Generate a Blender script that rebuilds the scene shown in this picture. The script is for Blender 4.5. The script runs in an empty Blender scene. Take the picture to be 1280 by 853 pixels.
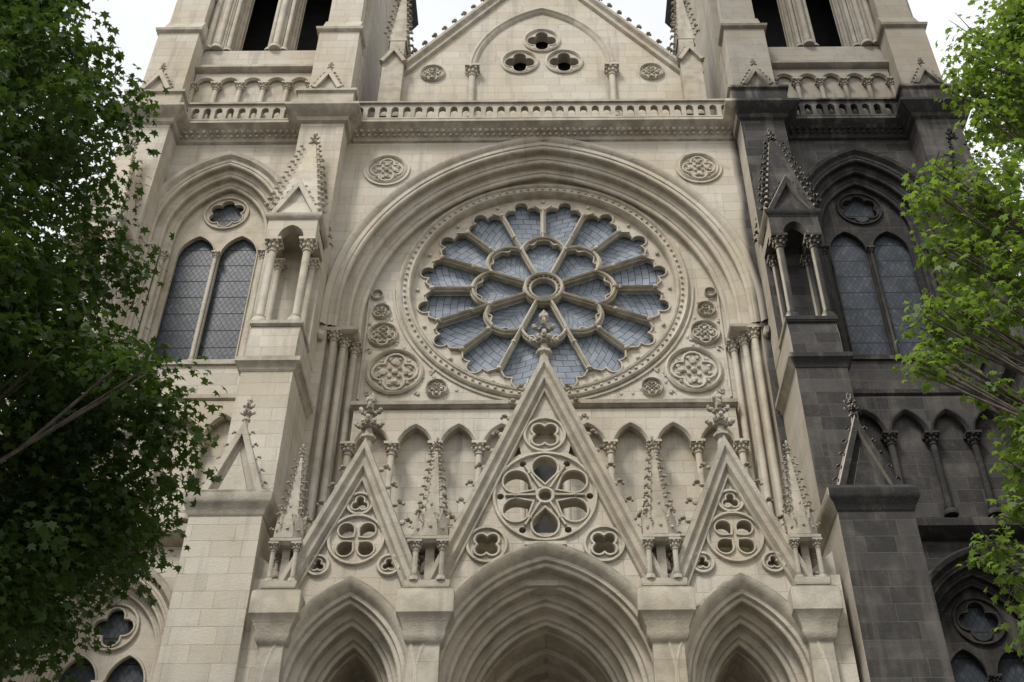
import bpy, math, random
import numpy as np
from mathutils import Vector, Matrix
from mathutils.geometry import tessellate_polygon
random.seed(7); rng=np.random.default_rng(11)
pi=math.pi; sin=math.sin; cos=math.cos
scene=bpy.context.scene
scene.view_settings.view_transform='Standard'
scene.view_settings.look='None'
scene.view_settings.exposure=0

# ------------------------------------------------------------ materials
class NB:
    def __init__(s,name):
        s.m=bpy.data.materials.new(name); s.m.use_nodes=True
        s.t=s.m.node_tree; s.t.nodes.clear()
        s.out=s.t.nodes.new('ShaderNodeOutputMaterial')
    def n(s,typ,**kw):
        nd=s.t.nodes.new(typ)
        for k,v in kw.items(): setattr(nd,k,v)
        return nd
    def put(s,sock,v):
        if v is None: return
        if hasattr(v,'is_linked'): s.t.links.new(v,sock)
        else:
            if isinstance(v,(tuple,list)) and len(v)==3 and sock.type=='RGBA': v=(*v,1)
            sock.default_value=v
    def math(s,op,a,b=None,c=None,clamp=False):
        nd=s.n('ShaderNodeMath',operation=op); nd.use_clamp=clamp
        s.put(nd.inputs[0],a); s.put(nd.inputs[1],b); s.put(nd.inputs[2],c)
        return nd.outputs[0]
    def mix(s,f,a,b,blend='MIX'):
        nd=s.n('ShaderNodeMix',data_type='RGBA',blend_type=blend)
        s.put(nd.inputs[0],f); s.put(nd.inputs[6],a); s.put(nd.inputs[7],b)
        return nd.outputs[2]
    def ramp(s,v,a,b,lo=0.0,hi=1.0):
        nd=s.n('ShaderNodeMapRange',interpolation_type='SMOOTHSTEP')
        s.put(nd.inputs[0],v); nd.inputs[1].default_value=a; nd.inputs[2].default_value=b
        nd.inputs[3].default_value=lo; nd.inputs[4].default_value=hi
        return nd.outputs[0]
    def noise(s,vec,scale,detail=3,rough=.55):
        nd=s.n('ShaderNodeTexNoise'); s.put(nd.inputs['Vector'],vec)
        nd.inputs['Scale'].default_value=scale; nd.inputs['Detail'].default_value=detail
        nd.inputs['Roughness'].default_value=rough
        return nd.outputs[0]
    def vscale(s,vec,sc):
        nd=s.n('ShaderNodeVectorMath',operation='MULTIPLY'); s.put(nd.inputs[0],vec)
        nd.inputs[1].default_value=sc; return nd.outputs[0]

def stone(name,kind='ashlar',c1=(.585,.54,.46),c2=(.50,.455,.38),dirt=.85):
    b=NB(name); g=b.n('ShaderNodeNewGeometry'); P=g.outputs['Position']; N=g.outputs['Normal']
    sp=b.n('ShaderNodeSeparateXYZ'); b.put(sp.inputs[0],P); X,Y,Z=sp.outputs
    sn=b.n('ShaderNodeSeparateXYZ'); b.put(sn.inputs[0],N); NX,NY,NZ=sn.outputs
    big=b.noise(P,.45,2); mid=b.noise(P,2.3,4,.6); fine=b.noise(P,26,2,.65)
    streak=b.noise(b.vscale(P,(2.6,2.6,.22)),1.0,3,.6)
    uv=b.n('ShaderNodeCombineXYZ'); br=b.n('ShaderNodeTexBrick')
    W,H,ms=.88,.37,.008
    if kind=='radial':       # voussoir joints of the great arch
        dz=b.math('SUBTRACT',Z,23.0)
        rad=b.math('SQRT',b.math('ADD',b.math('MULTIPLY',X,X),b.math('MULTIPLY',dz,dz)))
        b.put(uv.inputs[0],b.math('ADD',rad,b.math('MULTIPLY',Y,.6))); b.put(uv.inputs[1],b.math('MULTIPLY',b.math('ARCTAN2',dz,X),6.0)); W,H=.55,.62
    else:
        b.put(uv.inputs[0],b.math('ADD',X,Y)); b.put(uv.inputs[1],Z)
        if kind=='carved': W,H,ms=40.0,.74,.007
    b.put(br.inputs['Vector'],uv.outputs[0])
    br.inputs['Scale'].default_value=1; br.inputs['Brick Width'].default_value=W
    br.inputs['Row Height'].default_value=H; br.inputs['Mortar Size'].default_value=ms
    br.inputs['Mortar Smooth'].default_value=.3
    br.offset=.43; br.squash=.7 if kind=='ashlar' else 1; br.squash_frequency=3
    br.inputs['Color1'].default_value=(1,1,1,1); br.inputs['Color2'].default_value=(0,0,0,1)
    br.inputs['Mortar'].default_value=(.5,.5,.5,1)
    mort=br.outputs[1]
    rnd=br.outputs[0] if kind!='carved' else b.ramp(mid,.35,.65)
    base=b.mix(rnd,c1,c2)
    warm=b.mix(b.ramp(big,.35,.68),(1,1,1),(.89,.85,.77),'MIX')
    base=b.mix(1,base,warm,'MULTIPLY')
    base=b.mix(b.ramp(streak,.50,.76,0,.6*dirt),base,(.24,.225,.195))
    base=b.mix(b.ramp(mid,.53,.78,0,.45*dirt),base,(.28,.25,.20))
    base=b.mix(b.ramp(fine,.3,.75,0,.25),base,(.36,.325,.265))
    base=b.mix(b.math('MULTIPLY',mort,b.ramp(mid,.3,.65,.15,.6 if kind!='carved' else .4)),base,(.27,.235,.19))
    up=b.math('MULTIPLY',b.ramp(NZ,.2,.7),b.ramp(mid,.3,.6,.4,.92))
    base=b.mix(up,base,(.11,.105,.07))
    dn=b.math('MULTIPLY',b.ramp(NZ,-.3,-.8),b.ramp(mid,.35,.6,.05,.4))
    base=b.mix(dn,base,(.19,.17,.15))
    # soot left on the uncleaned right tower
    wob=b.math('MULTIPLY',b.math('SUBTRACT',big,.5),.5)
    fwd=b.math('MULTIPLY',b.math('LESS_THAN',Y,-3.45),.22)
    fwd=b.math('MULTIPLY',fwd,b.math('GREATER_THAN',X,5.74))
    xs=b.ramp(b.math('ADD',b.math('ADD',X,wob),fwd),5.66,5.92)
    side=b.ramp(NX,-.85,-.3,.12,1)
    xfar=b.ramp(X,7.2,7.7)
    side=b.math('MAXIMUM',side,xfar)
    hi=b.ramp(b.math('ADD',Z,b.math('MULTIPLY',streak,2.5)),32.0,33.3,1,.5)
    m=b.math('MULTIPLY',b.math('MULTIPLY',xs,side),hi)
    m=b.math('MULTIPLY',m,b.ramp(mid,.22,.6,.88,1.0))
    sootc=b.mix(b.ramp(mid,.3,.7),(.014,.0135,.014),(.040,.038,.037))
    if kind!='carved':
        sootc=b.mix(b.math('MULTIPLY',rnd,.75),sootc,(.085,.079,.075))
    sootc=b.mix(b.math('MULTIPLY',mort,.55),sootc,(.14,.128,.115))
    sootc=b.mix(b.ramp(streak,.50,.70,0,.55),sootc,(.13,.117,.102))
    sootc=b.mix(b.ramp(fine,.5,.8,0,.35),sootc,(.12,.11,.10))
    base=b.mix(m,base,sootc)
    p=b.n('ShaderNodeBsdfPrincipled'); b.put(p.inputs['Base Color'],base)
    p.inputs['Roughness'].default_value=.9; p.inputs['Specular IOR Level'].default_value=.15
    h=b.math('ADD',b.math('MULTIPLY',fine,.5),b.math('MULTIPLY',mid,.5))
    h=b.math('SUBTRACT',h,b.math('MULTIPLY',mort,.5))
    bp=b.n('ShaderNodeBump'); bp.inputs['Strength'].default_value=.6; bp.inputs['Distance'].default_value=.035
    b.put(bp.inputs['Height'],h); b.put(p.inputs['Normal'],bp.outputs[0])
    b.put(b.out.inputs[0],p.outputs[0]); return b.m
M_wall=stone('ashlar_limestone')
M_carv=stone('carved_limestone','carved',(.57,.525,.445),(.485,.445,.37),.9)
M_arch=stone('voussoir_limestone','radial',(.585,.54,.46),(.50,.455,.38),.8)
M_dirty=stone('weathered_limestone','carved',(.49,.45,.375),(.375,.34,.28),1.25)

def glass(name,kind):
    b=NB(name); g=b.n('ShaderNodeNewGeometry'); P=g.outputs['Position']
    sp=b.n('ShaderNodeSeparateXYZ'); b.put(sp.inputs[0],P); X,Y,Z=sp.outputs
    uv=b.n('ShaderNodeCombineXYZ')
    n=b.noise(P,1.2,3); nf=b.noise(P,7,2)
    if kind=='rose':
        dx=X; dz=b.math('SUBTRACT',Z,24.6)
        rad=b.math('SQRT',b.math('ADD',b.math('MULTIPLY',dx,dx),b.math('MULTIPLY',dz,dz)))
        ang=b.math('ARCTAN2',dz,dx)
        s16=b.math('MULTIPLY',ang,16/(2*pi)); fr=b.math('SUBTRACT',s16,b.math('FLOOR',s16))
        fl=b.math('FLOOR',s16)
        sk=b.math('MULTIPLY',b.math('SUBTRACT',fr,.5),b.math('SUBTRACT',b.math('MULTIPLY',b.math('MODULO',b.math('ABSOLUTE',fl),2.0),.9),.25))
        b.put(uv.inputs[0],b.math('MULTIPLY',fr,1.15)); b.put(uv.inputs[1],b.math('ADD',rad,sk))
        w,h,ms=.383,.21,.010
    else:
        a=b.math('ADD',X,b.math('MULTIPLY',Z,.6)); c=b.math('SUBTRACT',X,b.math('MULTIPLY',Z,.6))
        b.put(uv.inputs[0],a); b.put(uv.inputs[1],c); w,h,ms=.15,.15,.008
    br=b.n('ShaderNodeTexBrick'); b.put(br.inputs['Vector'],uv.outputs[0])
    br.inputs['Scale'].default_value=1; br.inputs['Brick Width'].default_value=w
    br.inputs['Row Height'].default_value=h; br.inputs['Mortar Size'].default_value=ms
    br.offset=.5 if kind=='rose' else 0.0
    br.inputs['Color1'].default_value=(0,0,0,1); br.inputs['Color2'].default_value=(1,1,1,1)
    br.inputs['Mortar'].default_value=(.5,.5,.5,1)
    if kind=='rose': ca,cb=(.17,.205,.255),(.30,.335,.38)
    else: ca,cb=(.045,.052,.064),(.085,.095,.11)
    col=b.mix(br.outputs[0],ca,cb)
    col=b.mix(b.ramp(n,.35,.7,0,.6),col,tuple(x*.6 for x in ca))
    mort=br.outputs[1]
    zz=b.math('MODULO',Z,.62); bar=b.math('LESS_THAN',zz,.035)
    if kind!='rose': mort=b.math('MAXIMUM',b.math('MULTIPLY',mort,.75),bar)
    col=b.mix(mort,col,(.018,.02,.024))
    p=b.n('ShaderNodeBsdfPrincipled'); b.put(p.inputs['Base Color'],col)
    b.put(p.inputs['Roughness'],b.math('ADD',b.math('MULTIPLY',mort,.3),.32 if kind=='rose' else .42))
    p.inputs['Specular IOR Level'].default_value=.5 if kind=='rose' else .25
    bp=b.n('ShaderNodeBump'); bp.inputs['Strength'].default_value=.35; bp.inputs['Distance'].default_value=.012
    b.put(bp.inputs['Height'],b.math('ADD',b.math('MULTIPLY',br.outputs[0],.4),nf))
    b.put(p.inputs['Normal'],bp.outputs[0]); b.put(b.out.inputs[0],p.outputs[0]); return b.m
M_rose=glass('leaded_rose_glass','rose'); M_lat=glass('lattice_glass','lat')

def simple(name,c1,c2,scale=3,rough=.8):
    b=NB(name); g=b.n('ShaderNodeNewGeometry')
    n=b.noise(g.outputs['Position'],scale,4)
    p=b.n('ShaderNodeBsdfPrincipled'); b.put(p.inputs['Base Color'],b.mix(b.ramp(n,.3,.7),c1,c2))
    p.inputs['Roughness'].default_value=rough
    bp=b.n('ShaderNodeBump'); bp.inputs['Strength'].default_value=.5; bp.inputs['Distance'].default_value=.03
    b.put(bp.inputs['Height'],n); b.put(p.inputs['Normal'],bp.outputs[0])
    b.put(b.out.inputs[0],p.outputs[0]); return b.m
M_dark=simple('dark_shade_backing',(.012,.012,.013),(.025,.024,.023))  # near-black fill, paints the shade inside openings
M_door=simple('oak_door',(.05,.03,.018),(.09,.055,.03),6)
M_slate=simple('slate_roof',(.06,.065,.075),(.10,.105,.12),4,.5)
M_bark=simple('bark',(.045,.035,.025),(.10,.08,.06),9)
M_ground=simple('paving',(.16,.15,.14),(.24,.225,.20),1.5)
M_road=simple('asphalt',(.045,.045,.048),(.06,.06,.06),8)

def leafmat(name,ca,cb,ct,tr):
    b=NB(name); g=b.n('ShaderNodeNewGeometry')
    r=g.outputs['Random Per Island']; n=b.noise(g.outputs['Position'],.9,2)
    f=b.math('ADD',b.math('MULTIPLY',r,.6),b.math('MULTIPLY',b.ramp(n,.35,.65),.4))
    col=b.mix(f,ca,cb)
    p=b.n('ShaderNodeBsdfPrincipled'); b.put(p.inputs['Base Color'],col)
    p.inputs['Roughness'].default_value=.5; p.inputs['Specular IOR Level'].default_value=.3
    t=b.n('ShaderNodeBsdfTranslucent'); b.put(t.inputs[0],b.mix(f,tuple(x*.7 for x in ct),ct))
    mx=b.n('ShaderNodeMixShader'); mx.inputs[0].default_value=tr
    b.put(mx.inputs[1],p.outputs[0]); b.put(mx.inputs[2],t.outputs[0])
    b.put(b.out.inputs[0],mx.outputs[0]); return b.m
M_leafL=leafmat('leaf_dark_green',(.018,.042,.010),(.052,.092,.018),(.085,.15,.016),.30)
M_leafR=leafmat('leaf_light_green',(.055,.10,.016),(.11,.175,.026),(.27,.41,.05),.45)

# ------------------------------------------------------------ mesh helpers
SPH=[];SPF=[]
_nu,_nv=8,5
SPH.append((0,0,1))
for j in range(1,_nv):
    for i in range(_nu):
        a=2*pi*i/_nu; t=pi*j/_nv; SPH.append((sin(t)*cos(a),sin(t)*sin(a),cos(t)))
SPH.append((0,0,-1))
for i in range(_nu): SPF.append((0,1+i,1+(i+1)%_nu))
for j in range(_nv-2):
    for i in range(_nu):
        a=1+j*_nu+i; c=1+j*_nu+(i+1)%_nu; SPF.append((a,a+_nu,c+_nu,c))
for i in range(_nu): SPF.append((1+(_nv-2)*_nu+i,len(SPH)-1,1+(_nv-2)*_nu+(i+1)%_nu))

class Part:
    def __init__(s,name,mat,bevel=0): s.name=name; s.mat=mat; s.v=[]; s.f=[]; s.bevel=bevel
    def add(s,vs,fs):
        n=len(s.v); s.v.extend(vs); s.f.extend([tuple(i+n for i in f) for f in fs])
    def box(s,x0,x1,y0,y1,z0,z1):
        if x0>x1: x0,x1=x1,x0
        s.add([(x0,y0,z0),(x1,y0,z0),(x1,y1,z0),(x0,y1,z0),(x0,y0,z1),(x1,y0,z1),(x1,y1,z1),(x0,y1,z1)],
              [(0,3,2,1),(4,5,6,7),(0,1,5,4),(1,2,6,5),(2,3,7,6),(3,0,4,7)])
    def prism_xz(s,poly,y0,y1): s.fill(poly,[],y0,y1)
    def prism_yz(s,poly,x0,x1):
        n=len(poly); s.add([(x0,a,b) for a,b in poly]+[(x1,a,b) for a,b in poly],
            [tuple(range(n)),tuple(range(2*n-1,n-1,-1))]+[(i,(i+1)%n,n+(i+1)%n,n+i) for i in range(n)])
    def fill(s,outer,holes,y0,y1):
        loops=[outer]+list(holes)
        flat=[p for l in loops for p in l]; n=len(flat)
        tris=tessellate_polygon([[Vector((x,z,0)) for x,z in l] for l in loops])
        vs=[(x,y0,z) for x,z in flat]+[(x,y1,z) for x,z in flat]
        fs=[]
        for t in tris:
            fs.append(tuple(t)); fs.append((t[2]+n,t[1]+n,t[0]+n))
        k=0
        for l in loops:
            m=len(l)
            for i in range(m):
                a=k+i; c=k+(i+1)%m; fs.append((a,c,c+n,a+n))
            k+=m
        s.add(vs,fs)
    def lathe(s,x,y,prof,n=12,rot=0):
        vs=[]
        for r,z in prof:
            for i in range(n): a=2*pi*i/n+rot; vs.append((x+r*cos(a),y+r*sin(a),z))
        fs=[]
        for j in range(len(prof)-1):
            for i in range(n):
                a=j*n+i; b=j*n+(i+1)%n; fs.append((a,b,b+n,a+n))
        fs.append(tuple(range(n-1,-1,-1))); fs.append(tuple(range((len(prof)-1)*n,len(prof)*n)))
        s.add(vs,fs)
    def blob(s,x,y,z,rx,ry=None,rz=None,j=.12):
        ry=ry or rx; rz=rz or rx
        s.add([(x+a*rx*(1+random.uniform(-j,j)),y+b*ry*(1+random.uniform(-j,j)),z+c*rz*(1+random.uniform(-j,j))) for a,b,c in SPH],SPF)
    def sweep(s,pts,y,prof,closed=False,cprof=True):
        m=len(pts); nr=[]
        for i in range(m):
            if closed: a=pts[i-1]; b=pts[(i+1)%m]
            else: a=pts[max(i-1,0)]; b=pts[min(i+1,m-1)]
            p=pts[i]
            def nn(u,v):
                dx=v[0]-u[0]; dz=v[1]-u[1]; l=math.hypot(dx,dz) or 1; return (-dz/l,dx/l)
            if (closed or 0<i<m-1):
                n1=nn(a,p); n2=nn(p,b); sx=n1[0]+n2[0]; sz=n1[1]+n2[1]; l=math.hypot(sx,sz) or 1
                sx/=l; sz/=l; k=1/max(.38,(sx*n1[0]+sz*n1[1])); nr.append((sx*k,sz*k))
            else: nr.append(nn(a,b))
        q=len(prof); vs=[]
        for (x,z),(nx,nz) in zip(pts,nr):
            for o,d in prof: vs.append((x+nx*o,y+d,z+nz*o))
        fs=[]
        for i in range(m if closed else m-1):
            for j in range(q if cprof else q-1):
                a=i*q+j; b=i*q+(j+1)%q; c=((i+1)%m)*q+(j+1)%q; d=((i+1)%m)*q+j; fs.append((a,b,c,d))
        if not closed and cprof:
            fs.append(tuple(range(q))); fs.append(tuple(range((m-1)*q,m*q))[::-1])
        s.add(vs,fs)
    def tube(s,pts,y,r,closed=False,n=8,ry=None):
        ry=ry or r
        s.sweep(pts,y,[(r*cos(2*pi*i/n),ry*sin(2*pi*i/n)) for i in range(n)],closed)
    def arch(s,cx,zs,hw,e,zb,prof,n=18):
        rows=[arch_pts(cx,zs,hw+o,e,zb,n) for o,_ in prof]; k=len(rows[0])
        vs=[]
        for row,(o,y) in zip(rows,prof): vs+=[(x,y,z) for x,z in row]
        s.add(vs,[(j*k+i,j*k+i+1,(j+1)*k+i+1,(j+1)*k+i) for j in range(len(prof)-1) for i in range(k-1)])
    def ring(s,cx,cz,prof,n=96,cl=False):
        vs=[]
        for r,y in prof: vs+=[(cx+r*cos(2*pi*i/n),y,cz+r*sin(2*pi*i/n)) for i in range(n)]
        s.add(vs,[(j*n+i,j*n+(i+1)%n,(j+1)*n+(i+1)%n,(j+1)*n+i) for j in range(len(prof)-1) for i in range(n)])
    def mold(s,x0,x1,yf,yb,prof):
        if x0>x1: x0,x1=x1,x0
        vs=[]
        for o,z in prof: vs+=[(x0-o,yb,z),(x0-o,yf-o,z),(x1+o,yf-o,z),(x1+o,yb,z)]
        fs=[(j*4+i,j*4+i+1,(j+1)*4+i+1,(j+1)*4+i) for j in range(len(prof)-1) for i in range(3)]
        k=(len(prof)-1)*4
        fs+=[(0,1,2,3),(k+3,k+2,k+1,k)]+[(j*4,(j+1)*4,(j+1)*4+3,j*4+3) for j in range(len(prof)-1)]
        s.add(vs,fs)
    def spire(s,x,y,z0,z1,w0,w1=.03,n=4,rot=pi/4):
        s.lathe(x,y,[(w0,z0),(w1,z1)],n,rot)
    def limb(s,pts,rad,n=8):
        vs=[];m=len(pts)
        for i,p in enumerate(pts):
            t=(Vector(pts[min(i+1,m-1)])-Vector(pts[max(i-1,0)])).normalized()
            u=t.cross(Vector((.31,.9,.17))).normalized(); w=t.cross(u)
            for k in range(n):
                a=2*pi*k/n; q=Vector(p)+(u*cos(a)+w*sin(a))*rad[i]; vs.append(tuple(q))
        s.add(vs,[(i*n+k,i*n+(k+1)%n,(i+1)*n+(k+1)%n,(i+1)*n+k) for i in range(m-1) for k in range(n)])
    def make(s,parent):
        me=bpy.data.meshes.new(s.name); me.from_pydata(s.v,[],s.f); me.materials.append(s.mat)
        me.polygons.foreach_set('use_smooth',[True]*len(me.polygons))
        me.set_sharp_from_angle(angle=math.radians(38)); me.update()
        ob=bpy.data.objects.new(s.name,me); scene.collection.objects.link(ob)
        if parent: ob.parent=parent
        if s.bevel:
            md=ob.modifiers.new('bevel','BEVEL'); md.width=s.bevel; md.segments=1
            md.limit_method='ANGLE'; md.angle_limit=math.radians(50)
        return ob

def arch_pts(cx,zs,hw,e,zb,n=18):
    R=hw+e; am=math.acos(min(1,max(-1,e/R)))
    right=[(cx-e+R*cos(am*i/n),zs+R*sin(am*i/n)) for i in range(n+1)]
    left=[(2*cx-x,z) for x,z in right]
    return [(cx-hw,zb)]+left+right[::-1][1:]+[(cx+hw,zb)]
def circ(cx,cz,r,n=32,rot=0): return [(cx+r*cos(rot+2*pi*i/n),cz+r*sin(rot+2*pi*i/n)) for i in range(n)]
def foil(cx,cz,r,n,rot=pi/2,k=1.22,seg=7):
    th=pi/n; d=r/(1+k*sin(th)); rl=r-d
    p=d*cos(th)+math.sqrt(max(0,rl*rl-(d*sin(th))**2)); be=math.atan2(p*sin(th),p*cos(th)-d)
    out=[]
    for j in range(n):
        a=rot+2*pi*j/n
        for i in range(seg):
            t=-be+2*be*i/seg
            out.append((cx+d*cos(a)+rl*cos(a+t),cz+d*sin(a)+rl*sin(a+t)))
    return out
def orders(o0,y0,o1,y1,n):
    d=(o0-o1)/n; h=(y1-y0)/n; pr=[(o0,y0)]
    for i in range(n):
        o=o0-i*d; y=y0+i*h
        pr.append((o-.45*d,y)); cxo=o-.70*d; cy=y+.32*h; r=.27*min(d,h)
        for q in range(7):
            f=math.radians(-50-q*32); pr.append((cxo+r*cos(f),cy+r*sin(f)))
        pr.append((o-.76*d,y+h*.98)); pr.append((o-d,y+h))
    return pr
def colonnette(p,x,y,z0,z1,r,cap=True,n=12):
    h=r*3.2 if cap else r
    p.lathe(x,y,[(r*2,z0),(r*2,z0+r*1.2),(r*1.75,z0+r*1.7),(r*1.3,z0+r*2.1),(r*1.45,z0+r*2.6),(r,z0+r*3),(r,z1-h-r*.5),
        (r*1.3,z1-h-r*.35),(r*1.3,z1-h-r*.1),(r*1.02,z1-h),(r*1.15,z1-h*.6),(r*1.85,z1-h*.12),(r*1.95,z1-.01)],n)
    p.box(x-r*2.15,x+r*2.15,y-r*2.15,y+r*2.15,z1-r*.5,z1+r*.35)
    if cap:
        for i in range(8):
            a=2*pi*i/8+.2; p.blob(x+r*1.45*cos(a),y+r*1.45*sin(a),z1-h*.62,r*.42,r*.42,r*.6)
            a+=pi/8; p.blob(x+r*1.95*cos(a),y+r*1.95*sin(a),z1-h*.25,r*.45,r*.45,r*.5)
def crocket(p,x,y,z,dx,dz,s,dy=0):
    p.blob(x+dx*s*.5,y+dy*s*.5,z+dz*s*.5,s*.42,s*.28,s*.34)
    p.blob(x+dx*s*1.15,y+dy*s*1.15,z+dz*s*1.0+s*.30,s*.36,s*.40,s*.24,.28)
    p.blob(x+dx*s*1.55,y+dy*s*1.55,z+dz*s*1.1-s*.02,s*.2,s*.28,s*.2,.28)
def finial(p,x,y,z0,h):
    w=h*.06
    p.lathe(x,y,[(w*1.5,z0-h*.12),(w*.95,z0+h*.22),(w*1.7,z0+h*.26),(w*1.7,z0+h*.30),(w*.8,z0+h*.34),(w*.6,z0+h*.8),(w*1.1,z0+h*.86),(w*.15,z0+h)],8)
    for zz,rr,n in ((.46,.15,8),(.68,.115,4)):
        for i in range(n):
            a=2*pi*i/n; c,s_=cos(a),sin(a)
            k=.6 if (n==8 and i%2) else 1
            p.blob(x+c*h*rr*.45*k,y+s_*h*rr*.45*k,z0+h*(zz-.02),h*.045,h*.045,h*.028,.2)
            p.blob(x+c*h*rr*.85*k,y+s_*h*rr*.85*k,z0+h*(zz+.01),h*.042,h*.042,h*.03,.3)
            p.blob(x+c*h*rr*1.1*k,y+s_*h*rr*1.1*k,z0+h*(zz+.045),h*.03,h*.03,h*.038,.3)
    p.blob(x,y,z0+h*.92,h*.05,h*.05,h*.06)
    for i in range(4):
        a=2*pi*i/4+.7; p.blob(x+h*.05*cos(a),y+h*.05*sin(a),z0+h*.87,h*.03,h*.03,h*.045,.2)
def crock_spire(p,x,y,z0,z1,w,n=4,nc=7,cs=.1):
    hf=(z1-z0)*.16
    p.spire(x,y,z0,z1-hf*.5,w,w*.12,n,pi/n)
    for k in range(n):
        a=2*pi*k/n+pi/n
        for i in range(nc):
            t=(i+.5)/nc*.86; r=w*(1-t*.9); crocket(p,x+r*cos(a)*.95,y+r*sin(a)*.95,z0+(z1-z0)*t,cos(a),.25,cs*(1-.4*t),sin(a))
    finial(p,x,y,z1-hf,hf*1.6)
def gablet(p,x,yf,yb,z0,hw,h,cs=.08):
    p.prism_xz([(x-hw,z0),(x+hw,z0),(x,z0+h)],yf+.08,yb)
    prof=[(-.1,-.06),(.03,-.06),(.05,-.03),(.05,.14),(-.1,.14)]
    p.sweep([(x-hw,z0),(x,z0+h),(x+hw,z0)],yf,prof)
    n=5
    for s_ in (-1,1):
        for i in range(n):
            t=(i+.6)/(n+.3); crocket(p,x+s_*hw*(1-t),yf+.05,z0+h*t,s_*.9,.35,cs)
def pinnacle(p,x,y,z0,zc,zb,z1,w):
    for a in (-1,1):
        for b in (-1,1): colonnette(p,x+a*w*.72,y+b*w*.72,z0,zc,w*.15,True,8)
    p.box(x-w*.25,x+w*.25,y-w*.25,y+w*.25,z0,zc)
    p.mold(x-w*.8,x+w*.8,y-w*.8,y+w*.8,[(0,zc-.02),(w*.2,zc+.04),(w*.2,zc+.10),(w*.05,zc+.14)])
    p.lathe(x,y,[(w*.9,zc+.1),(w*.75,zb)],8,pi/8)
    for k in range(8):
        a=2*pi*k/8; c,s_=cos(a),sin(a); hh=(zb-zc)
        bx,by=x+c*w*.95,y+s_*w*.95; tx,ty=-s_*w*.40,c*w*.40
        p.add([(bx-tx,by-ty,zc+.12),(bx+tx,by+ty,zc+.12),(bx+tx*.95,by+ty*.95,zc+.12+hh*.35),(bx,by,zb+hh*.15),(bx-tx*.95,by-ty*.95,zc+.12+hh*.35),
               (x+c*w*.5,y+s_*w*.5,zb)],[(0,1,2,3,4),(2,5,3),(4,3,5)])
        p.blob(bx,by,zb+hh*.2,w*.10,w*.10,w*.14); crocket(p,bx+tx,by+ty,zc+.12+hh*.4,c,.2,w*.2,s_)
        p.blob(bx,by,zc+.12+hh*.3,w*.12,w*.12,w*.12)
    crock_spire(p,x,y,zb-.15,z1,w*.66,4,8,w*.38)
def roundel(p,cx,cz,y,r,n,boss=True):
    p.ring(cx,cz,[(r,y+.03),(r,y-.05),(r*.93,y-.09),(r*.86,y-.05),(r*.84,y+.0)],40)
    p.tube(foil(cx,cz,r*.78,n),y,r*.065,True,6)
    if boss:
        for i in range(n):
            a=pi/2+2*pi*i/n
            p.blob(cx+r*.42*cos(a),y-.01,cz+r*.42*sin(a),r*.15,.06,r*.15,.3)
            for t_ in (-.28,.28): p.blob(cx+r*.56*cos(a+t_),y-.01,cz+r*.56*sin(a+t_),r*.08,.05,r*.08,.3)
            a+=pi/n; p.blob(cx+r*.66*cos(a),y-.01,cz+r*.66*sin(a),r*.07,.05,r*.07,.25)
            p.blob(cx+r*.25*cos(a),y-.01,cz+r*.25*sin(a),r*.08,.05,r*.08,.25)
        p.blob(cx,y-.02,cz,r*.12,.08,r*.12)
def arcade(p,pc,xl,xr,n,hwr,zs,e,zt,y0,y1,zb,cr,ycol,ends=True):
    pitch=(xr-xl)/n; hw=pitch*hwr
    poly=[(xl,zt),(xr,zt),(xr,zs-.001)]
    for i in range(n-1,-1,-1):
        c=xl+pitch*(i+.5); poly+=arch_pts(c,zs,hw,e,zs-.002,9)[1:-1][::-1]
        pc.arch(c,zs,hw,e,zs-.01,[(.07,y0+.0),(.06,y0-.035),(.02,y0-.03),(.0,y0+.01),(-.03,y0+.05)],9)
    poly.append((xl,zs-.001)); p.fill(poly,[],y0,y1)
    for i in range(0 if ends else 1,n+1 if ends else n):
        colonnette(pc,xl+pitch*i,ycol,zb,zs,cr)
def balustrade(p,x0,x1,y0,y1,z0,z1):
    n=max(2,round(abs(x1-x0)/.36)); pit=(x1-x0)/n
    holes=[]
    for i in range(n):
        c=x0+pit*(i+.5); hw=abs(pit)*.31
        holes.append(arch_pts(c,z0+(z1-z0)*.58,hw,.02,z0+.12,5))
    p.fill([(x0,z0),(x1,z0),(x1,z1-.1),(x0,z1-.1)],holes,y0,y1)
    p.prism_yz([(y0-.08,z1-.1),(y0-.08,z1-.03),(y0-.03,z1+.02),(y1+.03,z1+.02),(y1+.08,z1-.03),(y1+.08,z1-.1)],x0,x1)
    p.prism_yz([(y0-.05,z0),(y0-.05,z0+.05),(y0-.02,z0+.08),(y1,z0+.08),(y1,z0)],x0,x1)

church=bpy.data.objects.new('gothic_church',None); scene.collection.objects.link(church)
wall=Part('nave_wall',M_wall); carv=Part('carved_ornament',M_carv); led=Part('ledges_and_string_courses',M_dirty)
dk=Part('gable_and_wheel_shade_backing',M_dark)  # dark panels painted as shade behind the piercings
# ------------------------------------------------------------ centre bay
wall.fill([(-6.1,12.9),(6.1,12.9),(6.1,30.0),(-6.1,30.0)],[arch_pts(0,23.05,5.8,.92,13.1,30)],0,.4)
arc=Part('great_arch_mouldings',M_arch)
arc.arch(0,23.05,5.8,.92,22.35,orders(.02,-.02,-.8,.92,3),36)
arc.arch(0,23.05,5.8,.92,22.35,[(.24,.01),(.24,-.08),(.19,-.13),(.12,-.11),(.06,-.05),(.02,.0)],36)
wall.fill([(-5.95,13),(5.95,13),(5.95,30),(-5.95,30)],[circ(0,24.6,4.0,96)],.9,1.5)
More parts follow.
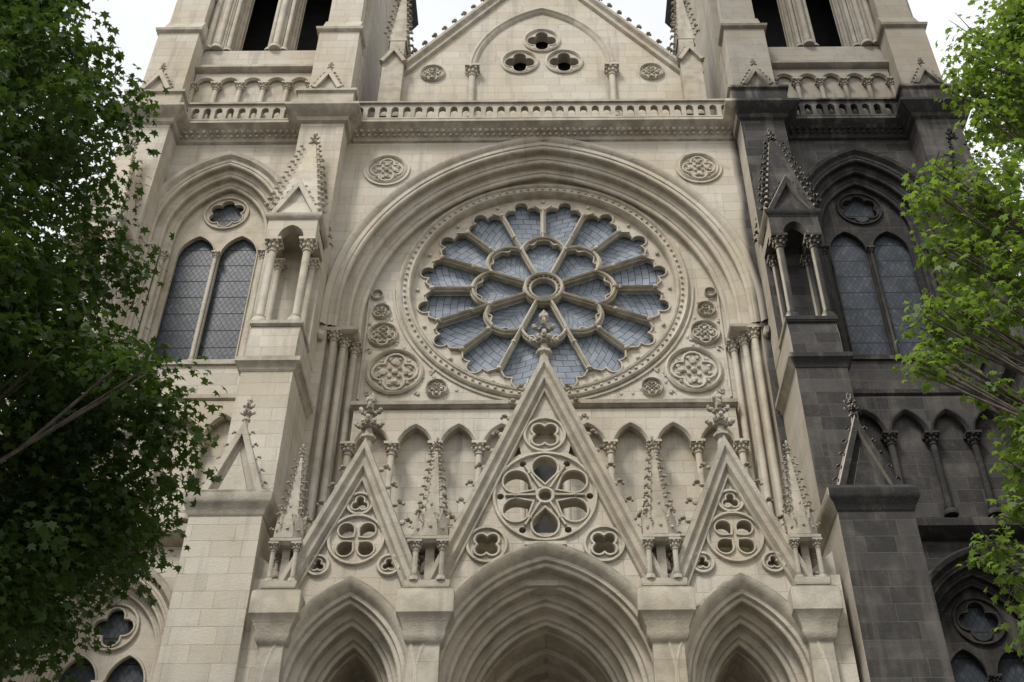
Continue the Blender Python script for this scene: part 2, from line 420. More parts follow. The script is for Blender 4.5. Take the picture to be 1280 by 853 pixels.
# dark pointed panel added as the shade seen through the portal wheel
dk.fill(arch_pts(0,18.0,.42,.35,16.12,10),[],.84,.93)
for s_ in (-1,1):
    for (a,b) in ((5.55,.3),(5.3,.6)):
        wall.box(s_*5.97,s_*a,b,.95,13,22.2)
    for (x,y) in ((5.62,.16),(5.4,.44),(5.14,.72)):
        colonnette(carv,s_*x,y,14.0,22.2,.088)
    carv.mold(s_*5.95,s_*5.1,.15,.95,[(0,22.18),(.10,22.25),(.12,22.33),(.06,22.38)])
    carv.blob(s_*5.95,-.05,21.95,.14,.16,.2)
    roundel(carv,s_*4.02,21.42,.88,.78,4); roundel(carv,s_*2.86,20.84,.88,.30,4)
    roundel(carv,s_*4.44,22.72,.88,.43,4); roundel(carv,s_*4.55,23.58,.88,.27,3)
    roundel(carv,s_*4.72,24.2,.88,.17,3,False)
    roundel(carv,s_*4.7,28.5,-.01,.62,4)
    carv.ring(s_*4.7,28.5,[(.70,0),(.70,-.06),(.62,-.05),(.6,0)],40)
    pts=[(s_*4.26*cos(a),24.6+4.26*sin(a)) for a in [math.radians(-77+i*3) for i in range(26)]]
    carv.tube(pts,.88,.035)
    carv.tube([(s_*4.93,20.5),(s_*4.93,24.4)],.88,.035); carv.tube([(s_*1.1,20.42),(s_*4.93,20.42)],.88,.035)
    for (x,z,r,a0,a1) in ((4.75,22.15,.14,0,5),(3.3,21.25,.14,1,6),(4.85,23.15,.1,0,5),(3.05,21.45,.12,2,7),(4.72,20.75,.14,3,8),(3.35,20.68,.1,0,5),(4.05,22.5,.1,1,6)):
        carv.tube([(s_*(x+r*(1-.08*t*2)*cos(a0+t*(a1-a0)/10)),z+r*(1-.16*t/2)*sin(a0+t*(a1-a0)/10)) for t in range(11)],.88,.022,n=6)
        carv.blob(s_*x,.88,z,.05,.04,.05)
    for i in range(34):
        a=math.radians(-66+random.random()*60); r=4.4+random.random()*.5; x=r*cos(a); z=24.6+r*sin(a)
        if x<4.8 and z>20.6: carv.blob(s_*x,.9,z,.05,.035,.07,.3)
led.prism_yz([(.95,19.86),(.62,19.9),(.42,20.0),(.40,20.10),(.5,20.14),(.95,20.28)],-5.0,5.0)
arcade(wall,carv,-4.932,4.932,9,.41,18.7,.36,19.9,.55,.93,16.1,.085,.43)
led.prism_yz([(.95,15.8),(.5,15.85),(.3,15.98),(.3,16.08),(.95,16.12)],-5.0,5.0)

# rose window
rs=Part('rose_window_tracery',M_carv); cz=24.6
rs.ring(0,cz,[(4.16,.92),(4.16,.84),(4.11,.79),(4.05,.83),(4.03,.88),(3.90,.88),(3.88,.84),(3.83,.82),(3.79,.87),(3.78,1.0),(3.77,1.25)],128)
for i in range(112):
    a=2*pi*i/112; rs.blob(3.965*cos(a),.87,cz+3.965*sin(a),.045,.055,.045,.1)
d8=2.03/(1+1.22*sin(pi/8)); rl8=2.03-d8
def mf(phi): return d8*cos(phi)+math.sqrt(max(0,rl8**2-(d8*sin(phi))**2))
def rot(pt,a): return (pt[0]*cos(a)-pt[1]*sin(a),cz+pt[0]*sin(a)+pt[1]*cos(a))
holes=[]; w=.055; R0=3.13
for k in range(16):
    mid=2*pi*(k+.5)/16; ha=pi/16; poly=[]
    for i in range(9):
        ph=ha-2*ha*i/8; absol=mid+ph; near=round(absol/(pi/4))*(pi/4)
        r=mf(absol-near)+.07
        ph2=max(-ha+w/r,min(ha-w/r,ph)); poly.append((r*cos(ph2),r*sin(ph2)))
    hwid=R0*math.tan(ha)-w/cos(ha)
    sc=hwid/.538; head=[]
    for i in range(6):
        t=math.radians(180-i*119/5); head.append((-.31+.228*cos(t),.228*sin(t)))
    for i in range(1,10):
        t=math.radians(199-i*218/10); head.append((.212*cos(t),.27+.212*sin(t)))
    for i in range(6):
        t=math.radians(119-i*119/5); head.append((.31+.228*cos(t),.228*sin(t)))
    head=[(x*sc,z*1.08) for x,z in head]
    poly=poly+[(R0+z,x) for x,z in head]
    P2=[rot(p,mid) for p in poly]; holes.append(P2)
    rs.tube(P2,1.10,.030,True,6,.05)
    a=mid+ha; rs.blob(3.62*cos(a),1.08,cz+3.62*sin(a),.06,.05,.06)
for k in range(8):
    mid=k*pi/4; ha=pi/8; poly=[]
    for i in range(9):
        ph=-ha+2*ha*i/8; r=.58; ph=max(-ha+w/r,min(ha-w/r,ph)); poly.append((r*cos(ph),r*sin(ph)))
    for i in range(25):
        ph=ha-2*ha*i/24; r=mf(ph)-.075-.10*max(0,cos((abs(ph)-.17)*26))*(abs(ph)<.23 and abs(ph)>.11); ph=max(-ha+w/r,min(ha-w/r,ph)); poly.append((r*cos(ph),r*sin(ph)))
    P2=[rot(p,mid) for p in poly]; holes.append(P2); rs.tube(P2,1.10,.028,True,6,.05)
holes.append(circ(0,cz,.36,32))
rs.fill(circ(0,cz,3.80,128),holes,1.11,1.26)
for k in range(16):
    a=k*pi/8; r0=1.98 if k%2==0 else mf(pi/8)
    if k%2==1: rs.tube([(.52*cos(a),cz+.52*sin(a)),(r0*cos(a),cz+r0*sin(a))],1.05,.050,n=8,ry=.10)
    rs.tube([(r0*cos(a),cz+r0*sin(a)),(3.2*cos(a),cz+3.2*sin(a))],1.05,.046,n=8,ry=.10)
    for rr,q in ((3.2,.085),(2.2,.075)): rs.blob(rr*cos(a),1.02,cz+rr*sin(a),q,.09,q)
    for t in (-1,1):
        p0=(3.18*cos(a),cz+3.18*sin(a)); a2=a+t*.075; p1=(3.42*cos(a2),cz+3.42*sin(a2)); rs.tube([p0,p1],1.06,.03,n=6,ry=.06)
    if k%2==1: rs.blob(r0*cos(a),1.02,cz+r0*sin(a),.08,.08,.08)
rs.tube([(mf(((a+pi/8)%(pi/4))-pi/8)*cos(a),cz+mf(((a+pi/8)%(pi/4))-pi/8)*sin(a)) for a in [2*pi*i/112 for i in range(112)]],1.06,.05,True,8,.09)
rs.tube(circ(0,cz,.53,40),1.03,.055,True,8,.10); rs.tube(circ(0,cz,.39,40),1.08,.04,True,8,.07)
for i in range(20): a=2*pi*i/20; rs.blob(.46*cos(a),1.05,cz+.46*sin(a),.03)
rg=Part('rose_window_glass',M_rose); rg.fill(circ(0,cz,3.82,64),[],1.31,1.33)

# cornice, balustrade over centre
def cornice(x0,x1,yw):
    led.prism_yz([(yw+.05,29.72),(yw-.08,29.76),(yw-.12,29.84),(yw-.16,29.9),(yw-.42,30.06),(yw-.55,30.12),(yw-.55,30.22),(yw-.48,30.26),(yw+.05,30.27)],x0,x1)
    n=int(abs(x1-x0)/.19)
    for i in range(n):
        x=x0+(x1-x0)*(i+.5)/n
        carv.blob(x,yw-.30,29.97,.062,.07,.055,.3); carv.blob(x+.04,yw-.2,29.89,.05,.05,.05,.3)
bal=Part('balustrades',M_dirty)
cornice(-5.85,5.85,0); balustrade(bal,-5.85,5.85,-.48,-.3,30.27,31.12)
# gable
gz0=39.85; gb=33.1
hh=[foil(0,35.32,.52,4),foil(-.74,34.14,.52,4),foil(.74,34.14,.52,4)]
wall.fill([(-5.1,30.1),(5.1,30.1),(5.1,gb),(0,gz0),(-5.1,gb)],hh,.3,.7)
for c in ((0,35.32),(-.74,34.14),(.74,34.14)):
    carv.ring(c[0],c[1],[(.64,.31),(.64,.24),(.58,.21),(.53,.26),(.52,.34)],40)
    carv.tube(foil(c[0],c[1],.52,4),.3,.03,True,6)
dk.fill([(-2,33),(2,33),(2,36.5),(-2,36.5)],[],.9,.95)  # flat dark sheet, stands in for the unlit space behind the foils
carv.arch(0,33.7,2.25,1.2,33.65,[(.2,.32),(.2,.22),(.12,.17),(.06,.23),(.02,.20),(-.04,.24),(-.08,.32)],24)
for s_ in (-1,1):
    colonnette(carv,s_*2.3,.2,31.0,33.65,.11); roundel(carv,s_*3.62,33.55,.29,.42,4)
cop=Part('gable_copings',M_dirty)
cp=[(-.28,0),(-.22,-.12),(-.08,-.10),(.0,-.22),(.10,-.22),(.14,-.1),(.14,.5),(-.28,.45)]
cop.sweep([(-5.1,gb),(0,gz0),(5.1,gb)],.3,cp)
for s_ in (-1,1):
    for i in range(16):
        t=(i+.5)/16; crocket(cop,s_*5.1*(1-t)+s_*.1,.3,gb+(gz0-gb)*t+.08,s_*.8,.6,.22)
    cop.box(s_*4.55,s_*5.25,-.05,.75,31.0,33.7)
    gablet(cop,s_*4.9,-.12,.75,33.7,.40,.75)
    cop.box(s_*4.6,s_*5.1,0.02,.55,33.7,35.0)
    crock_spire(cop,s_*4.85,.3,35.0,38.8,.42,4,9,.17)
roof=Part('nave_roof',M_slate); roof.prism_xz([(-5.6,31),(5.6,31),(5.6,32.0),(0,39.3),(-5.6,32.0)],1.2,30)

# ------------------------------------------------------------ portals
pf=Part('portal_front',M_wall); pm=Part('portal_mouldings',M_carv); pg=Part('portal_gable_copings',M_dirty)
Y0=-3.3; ZS=10.62
sl=2.43; zt=12.95
outl=[(-5.75,.01),(5.75,.01),(5.75,zt),(3.79+(15.9-zt)/sl,zt),(3.79,15.9),(3.79-(15.9-zt)/sl,zt),((18.19-zt)/sl,zt),(0,18.19),
      (-(18.19-zt)/sl,zt),(-3.79+(15.9-zt)/sl,zt),(-3.79,15.9),(-3.79-(15.9-zt)/sl,zt),(-5.75,zt)]
holes=[arch_pts(0,ZS,2.22,.62,.05,20),arch_pts(3.79,ZS,1.22,1.05,.05,16),arch_pts(-3.79,ZS,1.22,1.05,.05,16)]
rims=[]
def petal(cx,cz_,a,d,r,tip,n=14):
    th=math.asin(r/(d-tip)); out=[(tip,0)]
    for i in range(n+1):
        t=-(pi/2+th)+(pi+2*th)*i/n; out.append((d+r*cos(t),r*sin(t)))
    return [(cx+x*cos(a)-z*sin(a),cz_+x*sin(a)+z*cos(a)) for x,z in out]
def circ_r(cx,cz_,r): rims.append((circ(cx,cz_,r,36),.045))
zw=14.80
for k in range(6):
    p=petal(0,zw,pi/2+k*pi/3,.69,.285,.27); holes.append(p); rims.append((p,.030))
    a=pi/2+pi/6+k*pi/3; holes.append(circ(.92*cos(a),zw+.92*sin(a),.075,10))
p=circ(0,zw,.17,20); holes.append(p); rims.append((p,.045)); circ_r(0,zw,1.05)
p=foil(0,16.33,.34,4,pi/4); holes.append(p); rims.append((p,.035)); circ_r(0,16.33,.43)
for s_ in (-1,1):
    p=foil(s_*1.17,13.66,.30,4,pi/4); holes.append(p); rims.append((p,.035)); circ_r(s_*1.17,13.66,.39)
    holes.append([(s_*.50,15.86),(s_*.70,15.74),(s_*.56,16.14)])
    c=s_*3.79
    for k in range(4):
        p=petal(c,13.80,pi/4+k*pi/2,.30,.175,.08); holes.append(p); rims.append((p,.026))
    circ_r(c,13.80,.55)
    p=foil(c,14.63,.19,3); holes.append(p); rims.append((p,.025)); circ_r(c,14.63,.25)
    for t_ in (-1,1):
        p=foil(c+t_*.70,13.22,.15,3,pi/2); holes.append(p); rims.append((p,.025)); circ_r(c+t_*.70,13.22,.21)
pf.fill(outl,holes,Y0,Y0+.32)
for p,r in rims: pm.tube(p,Y0-.01,r,True,6,r*1.6)
for k in range(6):
    a=pi/2+pi/6+k*pi/3; pm.tube([(.2*cos(a),zw+.2*sin(a)),(.82*cos(a),zw+.82*sin(a))],Y0-.02,.035,n=6,ry=.08)
    pm.blob(.62*cos(a),Y0-.06,zw+.62*sin(a),.05)
rk=[(-.30,.0),(-.27,-.09),(-.20,-.05),(-.15,-.16),(-.05,-.16),(.0,-.24),(.09,-.24),(.12,-.1),(.12,.40),(-.28,.36)]
def rake(cx,za,zb_):
    hw=(za-zb_)/sl; pg.sweep([(cx-hw,zb_),(cx,za),(cx+hw,zb_)],Y0,rk)
    n=int((za-zb_)/.42)
    for s_ in (-1,1):
        for i in range(n):
            t=(i+.6)/n*.93; crocket(pg,cx+s_*(hw*(1-t)+.10),Y0+.05,zb_+(za-zb_)*t,s_*.95,.2,.175)
rake(0,18.19,12.75); finial(pg,0,Y0+.05,18.15,1.8)
for s_ in (-1,1): rake(s_*3.79,15.9,12.65); finial(pg,s_*3.79,Y0+.05,15.85,1.7)
pm.box(-.42,.42,Y0-.12,Y0,13.60,13.68)
for q in range(5): pm.box(-.36+q*.16,-.28+q*.16,Y0-.08,Y0,13.45,13.60)
for cx,zs,hw,e,d,n in ((0,ZS,2.22,.62,.78,4),(-3.79,ZS,1.22,1.05,.58,3),(3.79,ZS,1.22,1.05,.58,3)):
    yb=Y0+1.7 if cx==0 else Y0+1.3
    pm.arch(cx,zs,hw,e,.0,orders(.02,Y0-.02,-d,yb,n),24)
    pm.arch(cx,zs,hw,e,10.5,[(.26,Y0),(.26,Y0-.16),(.20,Y0-.22),(.10,Y0-.18),(.04,Y0-.08),(.0,Y0)],24)
    pf.arch(cx,zs,hw,e,.0,[(-d,yb),(-d,.55)],24)
    for yy in (-.9,-.2): pm.arch(cx,zs,hw,e,.0,[(-d,yy),(-d-.1,yy),(-d-.12,yy+.1),(-d-.1,yy+.2),(-d,yy+.2)],18)
    pf.box(cx-hw,cx+hw,.55,.7,4.6,12.95)
pf.box(-5.75,5.75,-2.9,.88,12.98,13.1)
pf.box(-5.75,-5.5,-2.9,.5,0,12.98); pf.box(5.5,5.75,-2.9,.5,0,12.98)
door=Part('portal_doors',M_door)
for cx,hw in ((0,1.5),(-3.79,.7),(3.79,.7)):
    for s_ in (-1,1):
        door.box(cx+s_*.02,cx+s_*hw,.5,.56,.1,4.55)
        for r_ in range(4): door.box(cx+s_*.14,cx+s_*(hw-.12),.45,.5,.4+r_*1.02,1.2+r_*1.02)
    pf.box(cx-hw-.2,cx+hw+.2,.3,.6,4.6,4.95)
blk=Part('impost_blocks',M_dirty,.012)
for s_ in (-1,1):
    for cx,hw in ((2.28,.55),(5.12,.42)):
        c=s_*cx
        blk.mold(c-hw*.55,c+hw*.55,Y0-.2,Y0+.02,[(0,10.2),(0,11.45),(.06,11.5),(.10,11.62),(.10,11.72),(.20,11.95),(.24,12.0),(.24,12.45),(.19,12.52),(.02,12.62)])
        blk.box(c-hw*.8,c+hw*.8,Y0-.36,Y0+.3,12.55,12.72)
        pinnacle(pg,c,Y0-.05,12.7,13.55,14.25,16.1 if cx<3 else 15.95,.36 if cx<3 else .31)
    pg.prism_xz([(s_*5.0,12.9),(s_*5.7,12.9),(s_*5.7,13.5)],Y0+.05,Y0+.6)

# ------------------------------------------------------------ towers
tw=Part('tower_walls',M_wall); bt=Part('tower_buttresses',M_wall,.012); tc=Part('tower_carving',M_carv)
tg=Part('tower_window_glass',M_lat); bd=Part('tower_shade_lining',M_dark)
def buttress(cx,inner):
    sd=1 if cx>0 else -1
    ca=(6.66 if sd>0 else -6.44) if inner else cx
    hw=.77 if sd>0 else .74
    bt.box(ca-hw,ca+hw,-3.5,.0,0,14.35)
    led.mold(ca-hw,ca+hw,-3.5,0,[(0,14.25),(.04,14.3),(.06,14.42),(.13,14.50),(.17,14.56),(.17,14.72),(.12,14.78),(0,14.9)])
    gablet(tc,ca,-3.42,-2.0,14.88,.60,1.7,.11); tc.prism_xz([(ca-.3,14.95),(ca+.3,14.95),(ca,15.9)],-3.40,-3.36)
    finial(tc,ca,-3.35,16.5,.9)
    cb=cx-sd*.05 if inner else cx
    b0,b1=cb-.62,cb+.62
    bt.box(b0,b1,-1.95,0,14.3,19.3)
    led.mold(b0,b1,-1.95,0,[(0,19.2),(.05,19.26),(.07,19.36),(.16,19.44),(.16,19.56),(.10,19.62),(0,19.7)])
    bt.prism_yz([(-1.95,19.66),(-1.95,20.2),(-1.85,20.75),(0,20.75),(0,19.66)],b0+.02,b1-.02)
    led.mold(b0+.02,b1-.02,-1.9,-.8,[(0,20.7),(.05,20.75),(.05,20.85),(0,20.9)])
    bt.box(cx-.66,cx+.66,-.8,0,20.7,30.0)
    for s_ in (-1,1):
        colonnette(tc,cx+s_*.45,-1.72,20.88,23.75,.10); colonnette(tc,cx+s_*.45,-.95,20.88,23.75,.08)
    o=[(cx-.66,24.5),(cx+.66,24.5),(cx+.66,23.78),(cx+.56,23.78)]+arch_pts(cx,23.78,.34,.12,23.779,8)[1:-1][::-1]+[(cx-.56,23.78),(cx-.66,23.78)]
    bt.fill(o,[],-1.92,-1.62)
    for s_ in (-1,1):
        bt.box(cx+s_*.42,cx+s_*.66,-1.62,-.8,23.95,24.5)
    bt.box(cx-.66,cx+.66,-1.62,-.8,24.3,24.5)
    led.mold(cx-.66,cx+.66,-1.92,-.8,[(0,24.4),(.06,24.46),(.10,24.52),(.10,24.60),(.02,24.66)])
    gablet(tc,cx,-1.95,-1.2,24.62,.60,1.25,.09)
    crock_spire(tc,cx,-1.3,24.65,28.4,.92,4,12,.18)
    led.mold(cx-.66,cx+.66,-.8,.0,[(0,29.72),(.10,29.78),(.14,29.9),(.40,30.06),(.46,30.12),(.46,30.22),(.4,30.27),(.3,30.30)])
    bal.mold(cx-.66,cx+.66,-.8,0,[(.25,30.28),(.25,30.38),(.2,30.42),(.2,30.95),(.28,31.0),(.28,31.1),(.05,31.16)])
    gablet(tc,cx,-1.05,-.5,31.14,.42,.85,.10); finial(tc,cx,-1.0,31.9,.65)
    bt.box(cx-.66,cx+.66,-.7,0,31.1,34.6)
    led.mold(cx-.66,cx+.66,-.7,0,[(0,34.5),(.10,34.58),(.12,34.68),(-.02,34.78)])
    bt.prism_yz([(-.7,34.7),(0,34.7),(0,35.6),(-.35,35.6)],cx-.62,cx+.62)
    bt.box(cx-.55,cx+.55,-.35,.1,35.4,44)
    led.mold(cx-.55,cx+.55,-.35,0,[(0,37.3),(.08,37.38),(.10,37.48),(0,37.6)])
    if not inner:
        bt.box(cx+sd*.3,cx+sd*1.0,.2,1.6,0,33.2)
        bt.prism_xz([(cx+sd*.3,33.2),(cx+sd*1.0,33.2),(cx+sd*.3,34.6)],.2,1.6)
for s_ in (-1,1):
    c=s_*9.5
    buttress(s_*6.66,True); buttress(s_*11.95,False)
    x0,x1=s_*5.95,s_*12.8
    tw.fill([(min(x0,x1),.01),(max(x0,x1),.01),(max(x0,x1),34.2),(min(x0,x1),34.2)],
        [arch_pts(c,26.3,1.95,.96,21.0,20),arch_pts(s_*9.75,13.0,1.55,.7,8.5,16)],.02,.4)
    tc.arch(c,26.3,1.95,.96,21.0,orders(.02,-.0,-.66,.75,3),24)
    tc.arch(c,26.3,1.95,.96,25.3,[(.26,.02),(.26,-.10),(.2,-.16),(.1,-.12),(.02,.02)],24)
    for q in (-1,1):
        colonnette(tc,c+q*1.72,.16,21.2,25.5,.075); colonnette(tc,c+q*1.46,.44,21.2,25.5,.075)
        tc.blob(c+q*2.1,-.08,25.3,.13,.13,.15)
    oz=27.42
    hl=[arch_pts(c-.62,25.65,.55,.35,21.75,10),arch_pts(c+.62,25.65,.55,.35,21.75,10),foil(c,oz,.56,6)]
    tc.fill(arch_pts(c,26.3,1.32,.96,21.2,20),hl,.74,.86)
    tc.tube(circ(c,oz,.65,32),.73,.04,True,6,.07)
    for h_ in hl: tc.tube(h_,.74,.028,True,6,.05)
    colonnette(tc,c,.66,21.6,25.7,.055)
    tg.fill(arch_pts(c,26.3,1.34,.96,21.2,20),[],.90,.92)
    led.prism_yz([(.9,21.75),(.05,21.15),(-.06,21.12),(-.06,21.0),(.9,21.0)],c-1.95,c+1.95)
    xa,xb=c-2.0,c+1.95
    led.prism_yz([(.05,19.6),(-.12,19.64),(-.25,19.74),(-.25,19.86),(.05,20.0)],xa-.2,xb+.1)
    arcade(tw,tc,c-2.05,c+2.05,4,.42,18.5,.36,19.65,-.22,.0,16.2,.085,-.14)
    led.prism_yz([(.05,15.6),(-.15,15.66),(-.35,15.82),(-.35,16.0),(-.3,16.05),(.05,16.1)],xa-.2,xb+.1)
    cl=s_*9.75
    tc.arch(cl,13.0,1.55,.7,8.6,orders(.02,.0,-.45,.55,3),20)
    tc.arch(cl,13.0,1.55,.7,12.2,[(.26,.02),(.26,-.10),(.2,-.16),(.1,-.12),(.02,.02)],20)
    hl=[arch_pts(cl-.53,12.5,.45,.3,8.9,9),arch_pts(cl+.53,12.5,.45,.3,8.9,9),foil(cl,13.85,.48,4)]
    tc.fill(arch_pts(cl,13.0,1.12,.7,8.6,18),hl,.54,.66)
    for h_ in hl: tc.tube(h_,.54,.035,True,6,.05)
    tc.tube(circ(cl,13.85,.56,30),.53,.045,True,6,.07); colonnette(tc,cl,.48,8.9,12.5,.06)
    tg.fill(arch_pts(cl,13.0,1.13,.7,8.6,18),[],.70,.72)
    led.prism_yz([(.8,8.9),(-.1,8.55),(-.1,8.4),(.8,8.4)],cl-1.55,cl+1.55)
    a0,a1=(c-2.15,c+1.8) if s_>0 else (c-1.8,c+2.15)
    cornice(a0,a1,0); balustrade(bal,a0,a1,-.48,-.3,30.27,31.12)
    cc=s_*9.35
    arcade(tw,tc,cc-1.9,cc+1.9,5,.40,32.5,.05,33.1,-.12,.02,31.2,.075,-.1)
    led.prism_yz([(.1,33.1),(-.2,33.14),(-.3,33.24),(-.3,33.34),(.1,33.9)],cc-2.1,cc+2.0)
    o=[(c-3.3,34.0),(c+3.3,34.0),(c+3.3,44),(c-3.3,44)]
    be=s_*8.95
    hl=[arch_pts(be-.95,40.6,.88,.8,34.6,12),arch_pts(be+.95,40.6,.88,.8,34.6,12)]
    tw.fill(o,hl,.1,.4)
    for q in (-1,1):
        tc.arch(be+q*.95,40.6,.88,.8,34.6,orders(.02,.08,-.36,.95,3),14)
        colonnette(tc,be+q*.95-.70,.22,34.7,40.5,.075); colonnette(tc,be+q*.95+.70,.22,34.7,40.5,.075)
    for x in (be,be+s_*1.95,be+s_*2.3): colonnette(tc,x,.05,34.6,40.5,.10)
    tw.prism_yz([(1.0,34.9),(.05,34.55),(.05,34.0),(1.0,34.0)],c-2.4,c+2.2)
    tw.box(s_*5.95,s_*6.3,.42,8,13,44); tw.box(s_*12.45,s_*12.8,.42,8,0,44); tw.box(s_*6.3,s_*12.45,7.6,8,0,44)
    bd.box(s_*6.32,s_*12.4,1.2,7.5,33.6,33.8); tw.box(s_*5.9,s_*12.85,.0,8,44,44.4)  # dark floor added to block light inside the belfry
    bd.box(s_*6.32,s_*12.4,3.2,3.3,33.8,44)  # dark sheet painted as the deep shade behind the belfry openings
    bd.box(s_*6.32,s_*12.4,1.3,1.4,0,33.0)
    led.mold(s_*5.95,s_*12.8,.0,8,[(0,43.6),(.3,43.9),(.3,44.1),(0,44.2)])
    roof.spire(c,4.2,44.4,70,4.6,.1,8,pi/8)
parts=[wall,carv,led,arc,rs,rg,bal,dk,cop,roof,pf,pm,pg,door,blk,tw,bt,tc,tg,bd]
for p in parts: p.make(church)
st=Part('church_steps',M_ground,.01)
for i in range(4): st.box(-7.3,7.3,-6.2+i*.4,-3.6,.0 if i==0 else .16*i+.001,.16*(i+1))
st.make(church)

# ------------------------------------------------------------ ground
g=Part('ground',M_ground); g.add([(-400,-400,0),(400,-400,0),(400,400,0),(-400,400,0)],[(0,1,2,3)]); g.make(None)
r=Part('road',M_road); r.add([(-200,-34,.004),(200,-34,.004),(200,-27,.004),(-200,-27,.004)],[(0,1,2,3)]); r.make(None)
k=Part('kerb',M_ground); k.box(-200,200,-26.98,-26.8,0,.12); k.box(-200,200,-34.2,-34.02,0,.12); k.make(None)

# ------------------------------------------------------------ trees
LF=np.array([(0,-.45),(.14,-.28),(.46,-.34),(.3,-.06),(.58,.16),(.2,.2),(0,.62),(-.2,.2),(-.58,.16),(-.3,-.06),(-.46,-.34),(-.14,-.28)])
def leaves(name,clumps,per,size,mat,parent):
    P=[];Nn=[]
    for (x,y,z,rc) in clumps:
        n=int(per*rc*rc); d=rng.normal(size=(n,3)); d/=np.linalg.norm(d,axis=1)[:,None]
        rr=rc*(rng.random(n)**.45)*(1+.3*np.sin(d[:,0]*5+x*3)*np.cos(d[:,2]*6+z*2))
        p=np.array([x,y,z])+d*rr[:,None]*np.array([1,1,.72]); p[:,2]-=.12*rr**2
        nn=d*.55+np.array([0,0,.75])+rng.normal(size=(n,3))*.42
        P.append(p);Nn.append(nn)
    P=np.concatenate(P);Nn=np.concatenate(Nn);Nn/=np.linalg.norm(Nn,axis=1)[:,None]
    N=len(P); t=rng.normal(size=(N,3)); t-=Nn*(t*Nn).sum(1)[:,None]; t/=np.linalg.norm(t,axis=1)[:,None]
    b=np.cross(Nn,t); s=size*(.65+.6*rng.random(N)); K=len(LF)
    cup=-(LF[:,0]**2)*.7-(LF[:,1]**2)*.25
    V=P[:,None,:]+s[:,None,None]*(LF[None,:,0,None]*t[:,None,:]+LF[None,:,1,None]*b[:,None,:]+cup[None,:,None]*Nn[:,None,:])
    me=bpy.data.meshes.new(name); me.vertices.add(N*K); me.vertices.foreach_set('co',V.reshape(-1).astype(np.float32))
    me.loops.add(N*K); me.loops.foreach_set('vertex_index',np.arange(N*K,dtype=np.int32))
    me.polygons.add(N); me.polygons.foreach_set('loop_start',np.arange(N,dtype=np.int32)*K)
    me.update(calc_edges=True); me.validate(); me.materials.append(mat)
    ob=bpy.data.objects.new(name,me); scene.collection.objects.link(ob); ob.parent=parent
def trunk(x,y,top,r,clumps,parent):
    p=Part('trunk_and_limbs',M_bark)
    zs=np.linspace(0,top,12)
    ctr=[(x+.25*sin(z*.45)*min(1,z/6),y+.2*cos(z*.5)*min(1,z/6),z) for z in zs]
    p.limb(ctr,[r*(1.35 if z<.3 else 1)*(1-.88*z/top)+.02 for z in zs],12)
    for (cx,cy,cz_,rc) in clumps:
        zb=max(3.0,cz_-1.2-.45*math.hypot(cx-x,cy-y)); zb=min(zb,top-.5)
        a=Vector((x+.25*sin(zb*.45),y+.2*cos(zb*.5),zb)); e=Vector((cx,cy,cz_))
        pts=[tuple(a.lerp(e,t)+Vector((random.uniform(-.12,.12),random.uniform(-.12,.12),.35*sin(pi*t)*-.6))) for t in (0,.25,.5,.75,1)]
        pts[0]=tuple(a); r0=.018+.009*math.hypot(cx-x,cy-y)
        p.limb(pts,[r0,r0*.8,r0*.6,r0*.42,r0*.18],6)
        for q in range(4):
            s0=Vector(pts[3]); v=Vector((random.gauss(0,1),random.gauss(0,1),random.gauss(.2,.7))).normalized()*rc*.9
            p.limb([tuple(s0),tuple(e+v*.5),tuple(e+v)],[r0*.3,r0*.2,.004],5)
    p.make(parent)
tl=bpy.data.objects.new('maple_tree',None); scene.collection.objects.link(tl)
zk=[4,6,7.2,8.2,9,10,11.3,12.5,14,15.5,17,19,21,22]; rk_=[1.6,2.7,3.2,3.8,4.6,5.15,5.05,4.5,4.45,4.25,3.0,2.1,1.1,.3]
cl=[]
for i in range(600):
    z=random.uniform(4.6,21.3) if i<400 else random.uniform(6.5,12.5); rp=float(np.interp(z,zk,rk_)); a=random.uniform(0,2*pi)
    if i>=400: a=random.uniform(-pi*.75,pi*.4)
    rr=max(0,rp*(.3+.7*random.random()**.5)-.5); cl.append((-9.5+rr*cos(a),-12+rr*sin(a),z,random.uniform(.5,.95)))
trunk(-9.5,-12,19,.32,cl[::6],tl); leaves('crown',cl,350,.13,M_leafL,tl)
tr=bpy.data.objects.new('maple_tree',None); scene.collection.objects.link(tr)
cr=[(7.4,-12,18.1,.8),(7.1,-12.2,17.3,.5),(7.4,-12,16.5,.75),(6.7,-12,16.9,.4),(6.25,-12,14.3,.7),(5.75,-12.1,14.7,.45),(6.95,-12,14.8,.75),(5.95,-12,12.9,.65),
 (6.2,-11.8,13.6,.6),(5.15,-12,11.35,.5),(4.9,-12.1,11.1,.35),(5.6,-12,11.8,.6),(6.2,-12,12.1,.7),(5.7,-12,10.75,.4),(5.75,-12,9.6,.35),(5.15,-12,8.5,.35),(5.4,-12,8.2,.45),(5.4,-12,7.5,.45),
 (5.9,-12,7.0,.6),(6.9,-12,13.2,.7),(7.0,-12,11.6,.6),(6.6,-12.3,10.2,.5),(6.3,-11.9,8.9,.5),(5.6,-12.2,14.1,.45),(5.5,-12.1,13.3,.4),(6.6,-12.2,12.6,.6),(6.9,-12.1,15.9,.5),(6.6,-12,14.0,.6),(5.5,-11.9,12.3,.45),
 (5.95,-12,10.3,.4),(5.9,-12.1,9.9,.4),(6.2,-12,9.5,.45),(5.55,-12,9.0,.35),(5.8,-12,8.2,.45),(5.1,-12.1,11.9,.4)]
nf=len(cr)
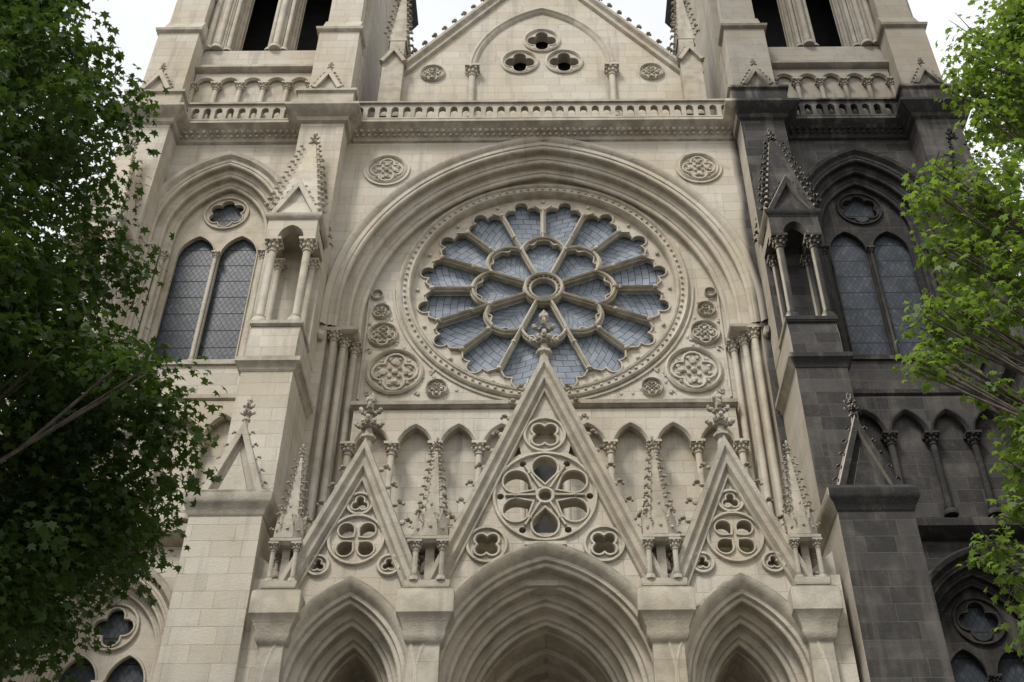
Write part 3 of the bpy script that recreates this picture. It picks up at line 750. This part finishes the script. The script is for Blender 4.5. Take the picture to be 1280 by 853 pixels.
for i in range(220):
    z=random.uniform(5,21); rp=float(np.interp(z,[4,6,9,12,15,18,20,22],[1,3.3,3.7,3.8,3.5,2.9,1.8,.3])); a=random.uniform(0,2*pi)
    rr=rp*(.3+.7*random.random()**.5); x=10.3+rr*cos(a); y=-12+rr*sin(a)
    cr.append((x,y,z,random.uniform(.45,.85)))
trunk(10.3,-12,19,.3,cr[:nf]+cr[nf::6],tr); leaves('crown',cr,500,.118,M_leafR,tr)

# ------------------------------------------------------------ light, sky, camera
el,az=52,-32
w=bpy.data.worlds.new('World'); scene.world=w; w.use_nodes=True
nt=w.node_tree; bg=nt.nodes['Background']; sk=nt.nodes.new('ShaderNodeTexSky'); sk.sky_type='NISHITA'
sk.sun_disc=False; sk.sun_elevation=math.radians(el); sk.sun_rotation=math.radians(180-az)
sk.air_density=1.0; sk.dust_density=2; sk.ozone_density=1
tcn=nt.nodes.new('ShaderNodeTexCoord'); nz=nt.nodes.new('ShaderNodeTexNoise'); nz.inputs['Scale'].default_value=2.2; nz.inputs['Detail'].default_value=5
nt.links.new(tcn.outputs['Generated'],nz.inputs['Vector'])
mr=nt.nodes.new('ShaderNodeMapRange'); mr.inputs[1].default_value=.3; mr.inputs[2].default_value=.65; mr.inputs[3].default_value=.74; mr.inputs[4].default_value=.97
nt.links.new(nz.outputs[0],mr.inputs[0])
mx=nt.nodes.new('ShaderNodeMix'); mx.data_type='RGBA'; mx.inputs[7].default_value=(7.3,7.4,7.5,1)
nt.links.new(mr.outputs[0],mx.inputs[0]); nt.links.new(sk.outputs[0],mx.inputs[6]); nt.links.new(mx.outputs[2],bg.inputs['Color'])
bg.inputs['Strength'].default_value=.15
sd=bpy.data.lights.new('sun','SUN'); sd.energy=3.0; sd.angle=math.radians(14); sd.color=(1,.965,.91)
so=bpy.data.objects.new('sun',sd); scene.collection.objects.link(so)
dirv=Vector((sin(math.radians(az))*cos(math.radians(el)),-cos(math.radians(az))*cos(math.radians(el)),sin(math.radians(el))))
so.rotation_euler=dirv.to_track_quat('Z','Y').to_euler(); so.location=(0,-30,60)
cam=bpy.data.cameras.new('camera'); co=bpy.data.objects.new('camera',cam); scene.collection.objects.link(co)
co.location=(0,-24,1.6)
co.rotation_euler=(Matrix.Rotation(math.radians(130),3,'X')@Matrix.Rotation(math.radians(-.42),3,'Z')).to_euler()
cam.lens=41.6; cam.sensor_width=36; cam.shift_x=-.03125; cam.clip_end=2000; scene.camera=co
